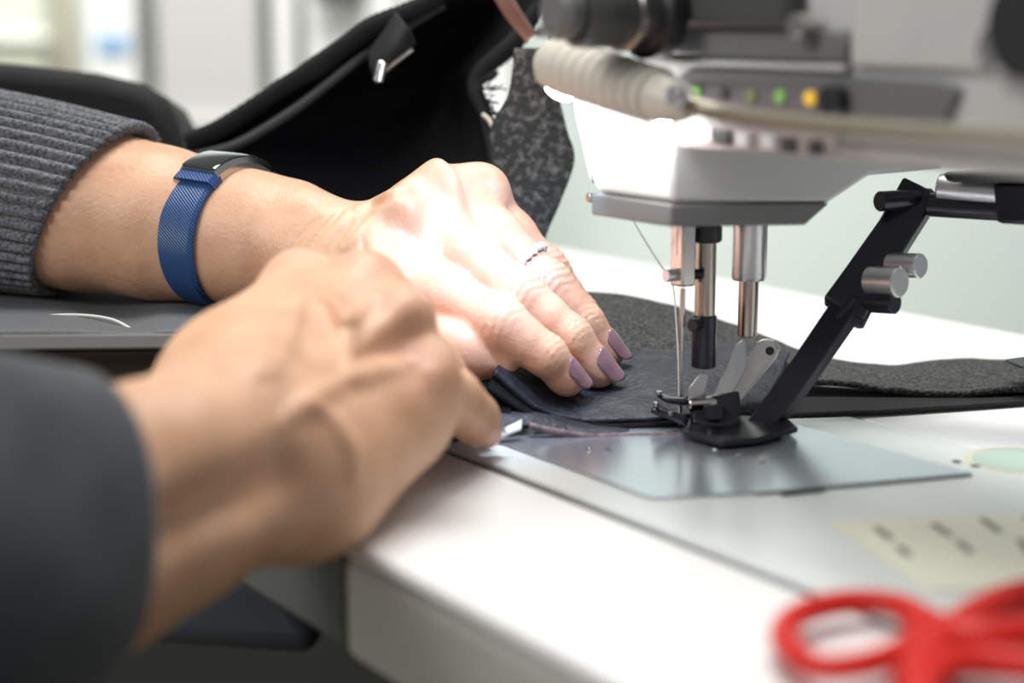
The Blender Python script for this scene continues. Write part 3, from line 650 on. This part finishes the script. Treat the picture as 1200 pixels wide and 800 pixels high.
# ------------------------------------------------------------------ the person: two forearms and hands, sleeves
person = empty('person', P(-150, 420, 0.55), 'person in a dark grey ribbed jumper guiding fabric with both hands', 'person')
def unit(v): v = np.array(v, float); return v / np.linalg.norm(v)
def ortho(n, t): t = unit(t); n = np.array(n, float); return unit(n - t * (n @ t))
def redness(o, verts, spots, base=0.0):
    r = np.full(len(verts), base)
    for c, rad, amt in spots: r = np.maximum(r, amt * np.exp(-(np.linalg.norm(verts - c, axis=1) / rad) ** 2))
    a = o.data.attributes.new('redness', 'FLOAT', 'POINT'); a.data.foreach_set('value', r.astype(np.float32))
def nail(parent, F, J2, J3, r3, nrm, ln, wid, back=.0062, m='nail'):
    d = J3 - J2; Ld = np.linalg.norm(d); t = d / Ld; nrm = ortho(nrm, t); lat = np.cross(t, nrm); v = []; nu, nv = 16, 13
    for i in range(nu):
        s = i / (nu - 1); x = -back + s * ln                       # along the finger, 0 at the tip centre
        w = wid * (1 - 0.45 * max(0, (0.22 - s) / 0.22) ** 2) * (1 - 0.40 * max(0, (s - 0.72) / 0.28) ** 2.2)
        for j in range(nv):
            q = (j / (nv - 1) * 2 - 1); ph = q * w / (r3 * 1.15); dr = lat * math.sin(ph) + nrm * math.cos(ph)
            xs = min(x, .0012); rad = fradius(F, J3 + t * xs, dr, r3 * .6, r3 * 1.6) + .0003 * (1 - .6 * q * q) - .06 * max(0, x - .0012)
            v.append(J3 + t * (x + .0010 * (1 - q * q) * (2 * s - 1)) + dr * rad)
    f = [(i * nv + j, (i + 1) * nv + j, (i + 1) * nv + j + 1, i * nv + j + 1) for i in range(nu - 1) for j in range(nv - 1)]
    o = mk('fingernail', v, f, m, parent, smooth=True, solid=0.0005, soloff=0); o['label'] = 'mauve nail polish'
    return o
def cm(*r): return [x * 0.01 for x in r]

# ---- far hand (the person's left): palm pressed on the work, wrist at the left
dnL = np.array([-0.04, -0.58, 0.77])
fa = [P(20, 226, .694), P(100, 243, .684), P(190, 262, .673), P(268, 276, .663), P(330, 282, .656)]
L = dict(
    index=[P(470, 320, .627), P(582, 380, .612), P(640, 416, .612), P(667, 444, .617)],
    middle=[P(498, 262, .638), P(606, 346, .627), P(669, 394, .626), P(704, 434, .629)],
    ring=[P(534, 232, .650), P(640, 336, .643), P(686, 378, .642), P(715, 412, .644)],
    little=[P(566, 240, .662), P(640, 318, .660), P(680, 366, .660), P(702, 398, .662)])
RAD = dict(index=cm(1.12, .96, .74, .54), middle=cm(1.10, .92, .75, .56), ring=cm(1.08, .88, .70, .52), little=cm(.98, .78, .66, .50))
F = Field([-.235, .56, -.01], [.06, .76, .125], 0.0009)
# forearm
add_chain(F, fa[:5], cm(3.3, 3.12, 2.78, 2.42, 2.15), .012, .01)
add_chain(F, [P(326, 288, .656), P(396, 314, .646)], cm(2.05, 1.7), .012, .02, flat=((0, -.2, 1), .9))
# metacarpals and palm
starts = dict(index=P(386, 318, .640), middle=P(392, 316, .646), ring=P(400, 316, .652), little=P(408, 314, .660))
for kx in L:
    add_chain(F, [starts[kx], L[kx][0]], [.0165, RAD[kx][0] * 1.06], .01, .016)
add_chain(F, [P(400, 300, .650), P(500, 300, .648)], cm(1.9, 1.5), .01, .02)                       # palm pad under the knuckles
add_chain(F, [P(430, 330, .640), P(520, 310, .650)], cm(1.4, 1.2), .01, .02)
# dorsal tendons and a vein
for q0, q1, r in (((404, 268, .636), (470, 236, .627), .0026), ((408, 284, .632), (455, 296, .617), .0026), ((416, 258, .643), (515, 206, .638), .0026),
                  ((350, 246, .640), (425, 280, .629), .0018)):
    add_chain(F, [P(*q0), P(*q1)], [r, r * 1.2], .004, .010)
# knuckle bumps
for kx, q in (('index', (456, 304, .620)), ('middle', (480, 240, .629)), ('ring', (523, 215, .640)), ('little', (566, 222, .654))):
    add_chain(F, [P(*q), L[kx][0]], [.0095, .0095], .006, .007)
# hollows between knuckles
dent(F, P(448, 262, .606), P(485, 285, .612), .0075, .011)
dent(F, P(490, 196, .622), P(530, 250, .620), .006, .010)
dent(F, P(545, 188, .640), P(575, 240, .638), .005, .009)
dent(F, P(416, 200, .610), P(424, 200, .690), .0098, .012)
# thumb, tucked under the index finger
add_chain(F, [P(398, 322, .640), P(455, 388, .618), P(540, 412, .612), P(584, 424, .614)], cm(1.5, 1.15, .98, .72), .008, .014)
for kx in ('little', 'ring', 'middle', 'index'):
    J = L[kx]; R = RAD[kx]; t1 = J[1] - J[0]; wr = []
    n1 = ortho(np.array([.25, -.58, .75]), J[2] - J[0]); n2 = ortho(np.array([.35, -.6, .72]), J[3] - J[1])
    wr.append((J[1], J[2] - J[0], n1, .0007, .0031, .0075)); wr.append((J[2], J[3] - J[1], n2, .0006, .0024, .0050))
    mid = J[0] * .55 + J[1] * .45
    ex = [(J[1] + n1 * .0012, R[1] * .98), (J[3] - unit(J[3] - J[2]) * .002 - n2 * .0018, R[3] * .97)]
    add_chain(F, [J[0], mid, J[1], J[1] * .5 + J[2] * .5, J[2], J[3]], [R[0], R[0] * .93, R[1], (R[1] + R[2]) * .48, R[2], R[3]], .0035, .0022 , extra=ex, wr=wr)
for px, r in (([(338, 300), (352, 276), (372, 256)], .0010), ([(360, 296), (372, 276), (392, 254), (402, 244)], .0014), ([(384, 300), (398, 276), (412, 258)], .0010),
              ([(430, 300), (424, 282), (432, 262)], .0009)):
    ridge(F, px, r * .8, .0020, .58, .70, cut=True)
ridge(F, [(405, 290), (428, 272), (446, 252), (462, 238)], .0016, .004, .58, .70)
ridge(F, [(420, 246), (450, 232), (476, 222)], .0014, .004, .58, .70)
FL = F
left, vl = surfnet(F, 'left_arm', 'skin', person)
left['label'] = 'far hand and forearm, fingers flat on the fabric'
sp = [(L[k][0] + dnL * .008, .013, .5) for k in L] + [(L[k][1] + dnL * .008, .011, .55) for k in L] + [(L[k][3], .012, .5) for k in L]
redness(left, vl, sp + [((L[k][0] + L[k][2]) / 2, .040, .42) for k in L], .05)  # wide spots: skin pink with part of the lamp's tint painted in
for kx, n, ln, wd_ in (('index', (.50, -.52, .66), .0118, .0047), ('middle', (.46, -.56, .66), .0125, .0052), ('ring', (.66, -.42, .62), .0118, .0049), ('little', (.7, -.3, .6), .011, .0048)):
    J = L[kx]; nail(left, FL, J[2], J[3], RAD[kx][3], n, ln, wd_)
# fine hairs along the top of the forearm
hv = []; hf = []
for k in range(46):
    s_ = random.uniform(.02, .92); c = P(*(np.array([150, 158, .684]) * (1 - s_) + np.array([250, 194, .668]) * s_)); c = c + np.array([0, random.uniform(-.014, .004), -.0012])
    d1 = unit([random.uniform(.3, 1), random.uniform(-.5, .5), random.uniform(.3, 1.0)]); l_ = random.uniform(.003, .0075); bend = np.array([l_ * .5, 0, -l_ * random.uniform(.1, .5)])
    pts = [c, c + d1 * l_ * .5, c + d1 * l_ * .8 + bend]; n0 = len(hv)
    for q in pts:
        for th in (0, 2.1, 4.2): hv.append(q + np.array([0, math.cos(th), math.sin(th)]) * .00007)
    for i in range(2):
        for j in range(3): hf.append((n0 + i * 3 + j, n0 + i * 3 + (j + 1) % 3, n0 + i * 3 + 3 + (j + 1) % 3, n0 + i * 3 + 3 + j))
hr = mk('arm_hair', hv, hf, 'hair', left); hr['kind'] = 'stuff'

# ---- near hand (the person's right): knuckles up, fingers curled down to the work
dnR = np.array([-0.15, -0.78, 0.6])
fr = [P(20, 640, .392), P(110, 605, .412), P(210, 565, .440), P(300, 525, .470)]
R_ = dict(
    index=[P(354, 344, .545), P(432, 376, .582), P(492, 440, .588), P(512, 482, .590)],
    middle=[P(424, 348, .530), P(462, 396, .572), P(512, 455, .580), P(535, 488, .582)],
    ring=[P(458, 390, .514), P(500, 424, .556), P(533, 470, .568), P(550, 498, .572)],
    little=[P(488, 448, .504), P(530, 466, .536), P(556, 490, .552), P(569, 506, .561)])
RR = dict(index=cm(1.2, 1.0, .84, .66), middle=cm(1.15, 1.0, .84, .66), ring=cm(1.1, .95, .8, .62), little=cm(1.05, .86, .73, .56))
F = Field([-.165, .33, -.045], [.03, .64, .11], 0.0009)
# forearm: bone side above, muscle belly below, a long furrow between
add_chain(F, [P(0, 590, .412), P(110, 574, .424), P(205, 540, .440), P(290, 506, .460)], cm(2.35, 2.15, 1.95, 1.85), .01, .02)
add_chain(F, [P(0, 712, .412), P(110, 672, .424), P(215, 620, .440), P(330, 560, .464)], cm(2.0, 1.9, 1.65, 1.55), .01, .010)
add_chain(F, [P(0, 640, .428), P(110, 605, .440), P(300, 530, .476)], cm(2.3, 2.2, 1.8), .01, .02)
# wrist
add_chain(F, [P(262, 492, .472), P(345, 560, .474)], cm(1.75, 1.7), .01, .022)
# ulna head
add_chain(F, [P(345, 520, .462), P(362, 528, .463)], cm(1.0, 1.0), .006, .014)
# metacarpals
st = dict(index=P(258, 470, .490), middle=P(292, 490, .482), ring=P(322, 512, .478), little=P(350, 536, .476))
for kx in R_:
    add_chain(F, [st[kx], R_[kx][0]], [.0165, RR[kx][0] * 1.05], .01, .016)
add_chain(F, [P(300, 470, .505), P(430, 410, .535)], cm(2.2, 1.7), .01, .022)          # palm mass
add_chain(F, [P(372, 560, .480), P(470, 500, .512)], cm(1.55, 1.35), .01, .02)         # outer edge of the palm
# knuckles and tendons
for kx, q, r in (('index', (350, 334, .540), .0105), ('middle', (431, 325, .524), .0078), ('ring', (475, 368, .508), .0085), ('little', (501, 438, .502), .0085)):
    add_chain(F, [P(*q), R_[kx][0]], [r, .0095], .006, .006)
for q0, q1, r in (((330, 500, .458), (412, 446, .478), .0030), ((412, 446, .478), (500, 430, .492), .0034), ((345, 470, .462), (470, 372, .502), .0026),
                  ((310, 460, .470), (415, 335, .516), .0026), ((280, 445, .478), (345, 325, .530), .0026),
                  ((404, 368, .506), (406, 436, .484), .0018), ((365, 372, .512), (330, 430, .490), .0015)):
    add_chain(F, [P(*q0), P(*q1)], [r, r], .003, .007)
dent(F, P(452, 400, .478), P(492, 402, .486), .0080, .011)
# furrow along the forearm
dent(F, P(150, 632, .404), P(325, 556, .438), .0035, .010)
# thumb on the far side
add_chain(F, [P(268, 450, .500), P(345, 430, .558), P(425, 446, .588), P(478, 476, .596)], cm(1.5, 1.2, 1.0, .75), .008, .014)
for kx in ('index', 'middle', 'ring', 'little'):
    J = R_[kx]; R = RR[kx]
    n1 = ortho(np.array([.3, -.6, .7]), J[2] - J[0])
    wr = [(J[1], J[2] - J[0], n1, .0007, .0034, .008)]
    add_chain(F, [J[0], J[1], J[1] * .5 + J[2] * .5, J[2], J[3]], [R[0], R[1], (R[1] + R[2]) * .48, R[2], R[3]], .005, .004, wr=wr)
for px, r in (([(398, 362), (403, 378), (404, 400), (407, 436)], .0021), ([(382, 352), (392, 356), (403, 378)], .0015), ([(403, 376), (420, 366), (436, 352)], .0016),
              ([(352, 352), (342, 380), (330, 412), (318, 440)], .0018), ([(406, 446), (440, 436), (480, 428)], .0026), ([(330, 496), (370, 466), (406, 446)], .0022),
              ([(366, 474), (394, 498), (411, 528), (414, 560)], .0018), ([(300, 440), (312, 400), (330, 360)], .0016)):
    ridge(F, px, r, .0040, .40, .60)
right, vr = surfnet(F, 'right_arm', 'skin', person)
right['label'] = 'near hand and forearm, knuckles raised and blurred'
redness(right, vr, [(R_[k][0] + dnR * .008, .012, .45) for k in R_] + [(R_[k][3], .012, .5) for k in R_], .02)
for kx, n in (('index', (.6, .3, .6)), ('middle', (.6, .3, .6)), ('ring', (.6, .4, .6)), ('little', (.62, .62, .45))):
    J = R_[kx]; nail(right, F, J[2], J[3], RR[kx][3], n, .0130, .0054)

# ---- far sleeve: ribbed cuff
def sleeve(name, pts, rad, m, nr, amp, endtilt, label, n=60, wrinkle=0.0, seg_per=10, squash=1.0):
    path = crom(pts, n); rr = crom(np.array(rad)[:, None], n)[:, 0]; T = np.gradient(path, axis=0); seg = nr * seg_per; v = []; f = []
    x, y, t = frame(T[-1])
    loops = []
    for i in range(n): loops.append((path[i], unit(T[i]), rr[i], 1.0))
    pe, te, re_, _ = loops[-1]
    loops += [(pe + te * .0016, te, re_ - .0012, 1.0), (pe + te * .0005, te, re_ - .0034, .5), (pe - te * .02, te, re_ - .0038, .2)]
    for i, (c, t, r, am) in enumerate(loops):
        xx = ortho(np.array([0, 1.0, 0.15]), t); yy = np.cross(t, xx); s = i / n
        for k in range(seg):
            th = 2 * math.pi * k / seg
            q = abs(math.cos(th * nr / 2)) ** 0.8 if nr > 8 else 0
            rad_ = r + amp * am * (q - .6) + wrinkle * math.sin(9 * s * math.pi + 3 * math.sin(th + 1)) * math.sin(th * 2 + 4 * s)
            d = xx * math.cos(th) * squash + yy * math.sin(th)
            sh = endtilt * (d @ np.array([0, 0, 1.0])) * min(1, (i / n) ** 9) * r
            v.append(c + d * rad_ + t * sh)
    nl = len(loops)
    for i in range(nl - 1):
        for k in range(seg): f.append((i * seg + k, i * seg + (k + 1) % seg, (i + 1) * seg + (k + 1) % seg, (i + 1) * seg + k))
    f.append(tuple(range(seg))[::-1])
    o = mk(name, v, f, m, person, smooth=True); o['label'] = label
    return o
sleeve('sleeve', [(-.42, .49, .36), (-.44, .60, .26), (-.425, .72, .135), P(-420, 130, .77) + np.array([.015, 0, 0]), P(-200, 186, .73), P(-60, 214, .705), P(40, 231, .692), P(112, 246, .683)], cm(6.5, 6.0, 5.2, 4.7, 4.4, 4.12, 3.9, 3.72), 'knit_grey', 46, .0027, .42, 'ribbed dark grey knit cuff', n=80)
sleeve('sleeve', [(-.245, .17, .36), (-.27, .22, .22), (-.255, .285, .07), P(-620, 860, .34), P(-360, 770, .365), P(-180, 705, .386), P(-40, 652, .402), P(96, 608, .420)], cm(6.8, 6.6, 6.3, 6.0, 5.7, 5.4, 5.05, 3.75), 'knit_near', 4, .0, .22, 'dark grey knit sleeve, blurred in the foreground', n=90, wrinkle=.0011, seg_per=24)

# ------------------------------------------------------------------ fitness band on the far wrist
bandc = P(262, 275, .664); axb = unit(unit(P(330, 276, .656) - P(190, 266, .673)) + np.array([0, -.20, -.06]))
xb = ortho(np.array([0.3, 1.0, 0.0]), axb); yb = np.cross(axb, xb)
if yb[2] < 0: yb = -yb
RX, RY = .0278, .0262
def bandpt(th, off, rad=0.0): return bandc + xb * math.cos(th) * (RX + rad) + yb * math.sin(th) * (RY + rad) + axb * off
band = empty('fitness_band', bandpt(math.pi / 2, 0), 'blue rubber fitness band with a black screen worn on the far wrist', 'fitness band')
def strap(name, t0, t1, w0, w1, th, m, n=70, r0=.0):
    v = []; f = []
    for i in range(n):
        s = i / (n - 1); t = t0 + (t1 - t0) * s; w = (w0 + (w1 - w0) * s) / 2
        loop = [(-w, 0), (-w, th * .6), (-w * .86, th), (w * .86, th), (w, th * .6), (w, 0)]
        for (o_, r) in loop: v.append(bandpt(t, o_, r + r0))
    for i in range(n - 1):
        for k in range(6): f.append((i * 6 + k, i * 6 + (k + 1) % 6, (i + 1) * 6 + (k + 1) % 6, (i + 1) * 6 + k))
    f += [(5, 4, 3, 2, 1, 0), tuple((n - 1) * 6 + k for k in range(6))]
    o = mk(name, v, f, m, band, smooth=True); o.data.set_sharp_from_angle(angle=math.radians(30)); return o
D2 = math.radians
bl = MATS['band_blue'].node_tree; _tc = bl.nodes.new('ShaderNodeTexCoord'); _wv = bl.nodes.new('ShaderNodeTexWave'); _bp = bl.nodes.new('ShaderNodeBump')
_mp = bl.nodes.new('ShaderNodeMapping'); _mp.inputs['Rotation'].default_value = (0.2, 0.75, 0.1)
_wv.inputs['Scale'].default_value = 330; _bp.inputs['Strength'].default_value = 0.4; _bp.inputs['Distance'].default_value = 0.0008
bl.links.new(_tc.outputs['Object'], _mp.inputs[0]); bl.links.new(_mp.outputs[0], _wv.inputs['Vector']); bl.links.new(_wv.outputs['Fac'], _bp.inputs['Height'])
bl.links.new(_bp.outputs[0], bl.nodes['Principled BSDF'].inputs['Normal'])
strap('strap', D2(120), D2(287), .0178, .0140, .0024, 'band_blue')
strap('strap', D2(58), D2(-80), .0188, .0160, .0024, 'band_blue')
strap('strap_tail', D2(282), D2(258), .0158, .0110, .0022, 'band_blue', n=16, r0=.0026)
mod = strap('tracker_body', D2(54), D2(122), .0186, .0186, .0050, 'steel', n=40)
strap('screen', D2(56), D2(120), .0160, .0160, .0010, 'glass_dark', n=40, r0=.0050)
strap('strap_end', D2(56), D2(42), .0190, .0188, .0046, 'band_blue', n=12)
strap('strap_end', D2(120), D2(131), .0190, .0188, .0042, 'band_blue', n=12)

# ------------------------------------------------------------------ ring on the far hand
J = L['ring']; rc = J[0] * .20 + J[1] * .80 + np.array([0, 0, 0]); rc = J[0] + (J[1] - J[0]) * .76; rt_ = unit(J[1] - J[0]); rn = ortho((.45, -.5, .75), rt_); rl = np.cross(rt_, rn)
ringo = empty('finger_ring', rc, 'diamond ring on the far hand resting on the fabric', 'ring')
v = []; f = []; rads = []
for k in range(48):
    th = 2 * math.pi * k / 48; d = rn * math.cos(th) + rl * math.sin(th); rad = fradius(FL, rc, d, .004, .0122) + .0001
    for (o_, q) in ((-.0012, 0), (-.0012, .0011), (.0012, .0011), (.0012, 0)): v.append(rc + d * (rad + q) + rt_ * o_)
for k in range(48):
    for j in range(4): f.append((k * 4 + j, k * 4 + (j + 1) % 4, ((k + 1) % 48) * 4 + (j + 1) % 4, ((k + 1) % 48) * 4 + j))
mk('ring_band', v, f, 'silver', ringo, bevel=.0003)
def gem(name, c, n, r, parent):
    x, y, t = frame(n); v = []; f = []
    for (h, q) in ((-.6, .3), (0, 1), (.35, .62)):
        for k in range(8): th = 2 * math.pi * k / 8; v.append(c + t * h * r + (x * math.cos(th) + y * math.sin(th)) * r * q)
    for i in range(2):
        for k in range(8): f.append((i * 8 + k, i * 8 + (k + 1) % 8, (i + 1) * 8 + (k + 1) % 8, (i + 1) * 8 + k))
    f += [tuple(range(8))[::-1], tuple(16 + k for k in range(8))]
    return mk(name, v, f, 'diamond', parent)
for k in range(9):
    th = math.radians(-64 + 16 * k); d = rn * math.cos(th) + rl * math.sin(th); rad = fradius(FL, rc, d, .004, .0122)
    gem('gem', rc + d * (rad + .0016), d, .0018, ringo)
# ------------------------------------------------------------------ scissors in the foreground
sc = empty('scissors', G(1100, 745, .001), 'red handled scissors lying in the front right corner', 'scissors')
def gz(u, v, z=.006): return G(u, v, z)
def loop(name, pts, r, m, n=72, seg=12, flat=.85):
    p = np.array(pts + pts[:3]); path = crom(p, (len(pts) + 2) * 12 + 1); k = 12; path = path[k:k + len(pts) * 12]
    n = len(path); v = []; f = []
    for i in range(n):
        t = unit(path[(i + 1) % n] - path[i - 1]); x = np.cross(ZX, t); x /= np.linalg.norm(x)
        for j in range(seg):
            th = 2 * math.pi * j / seg; v.append(path[i] + x * math.cos(th) * r + ZX * math.sin(th) * r * flat)
    for i in range(n):
        for j in range(seg): f.append((i * seg + j, i * seg + (j + 1) % seg, ((i + 1) % n) * seg + (j + 1) % seg, ((i + 1) % n) * seg + j))
    return mk(name, v, f, m, sc, smooth=True)
loop('finger_loop', [gz(919, 748), gz(936, 720), gz(985, 706), gz(1040, 706), gz(1078, 722), gz(1072, 752), gz(1020, 776), gz(955, 780)], .0034, 'scissor_red')
tube('handle', [gz(1070, 724), gz(1110, 745), gz(1160, 752), gz(1230, 742), gz(1330, 722)], [.0042, .0050, .0052, .0050, .004], 'scissor_red', sc, n=40, seg=14)
loop('thumb_loop', [gz(1080, 800), gz(1120, 775), gz(1180, 775), gz(1250, 790), gz(1280, 830), gz(1220, 870), gz(1130, 870), gz(1085, 840)], .0040, 'scissor_red')
tube('handle', [gz(1060, 800), gz(1100, 758), gz(1150, 722), gz(1205, 700), gz(1320, 676)], [.0036, .0046, .0050, .0048, .004], 'scissor_red', sc, n=40, seg=14)
prism('blade', [gz(1320, 716, .004), gz(1330, 732, .004), gz(1640, 670, .004), gz(1640, 664, .004)], ZX * .002, 'steel', sc, bevel=.0004)
prism('blade', [gz(1310, 672, .007), gz(1320, 690, .007), gz(1640, 640, .007), gz(1640, 634, .007)], ZX * .002, 'steel', sc, bevel=.0004)
cyl('pivot_screw', gz(1345, 700, .003), gz(1345, 700, .011), .004, 'steel', sc)

# ------------------------------------------------------------------ measuring sticker on the bed
zs = .0010
stk = empty('measuring_sticker', G(1100, 650, zs), 'pale yellow measuring sticker with dark ticks on the machine bed', 'sticker')
prism('paper', [G(972, 612, zs), G(1240, 600, zs), G(1290, 688, zs), G(1085, 692, zs)], ZX * .0003, 'sticker', stk, bevel=0)
for (u, v, du, dv) in ((1022, 618, 18, 14), (1048, 640, 14, 12), (1088, 614, 22, 14), (1118, 634, 16, 14), (1146, 608, 22, 16), (1190, 632, 14, 18), (1196, 606, 18, 10)):
    z2 = zs + .00032
    prism('tick_mark', [G(u, v, z2), G(u + 9, v - 1, z2), G(u + du + 9, v + dv - 1, z2), G(u + du, v + dv, z2)], ZX * .0001, 'ink', stk, bevel=0)

# ------------------------------------------------------------------ pale disc let into the table behind the bed
dc = empty('inset_disc', W(*(tom(G(1196, 540))[:2]), .02), 'pale green round disc with a cream rim beside the machine bed', 'disc')
c = G(1196, 541, .0004)
lathe('disc', c, c + ZX * .0006, [(0, .0155), (1, .0155)], 'disc_green', dc, seg=40)
v = []
lathe('rim', c, c + ZX * .0005, [(0, .0185), (.6, .0185), (1, .0180)], 'disc_rim', dc, seg=40)
bpy.context.view_layer.update()
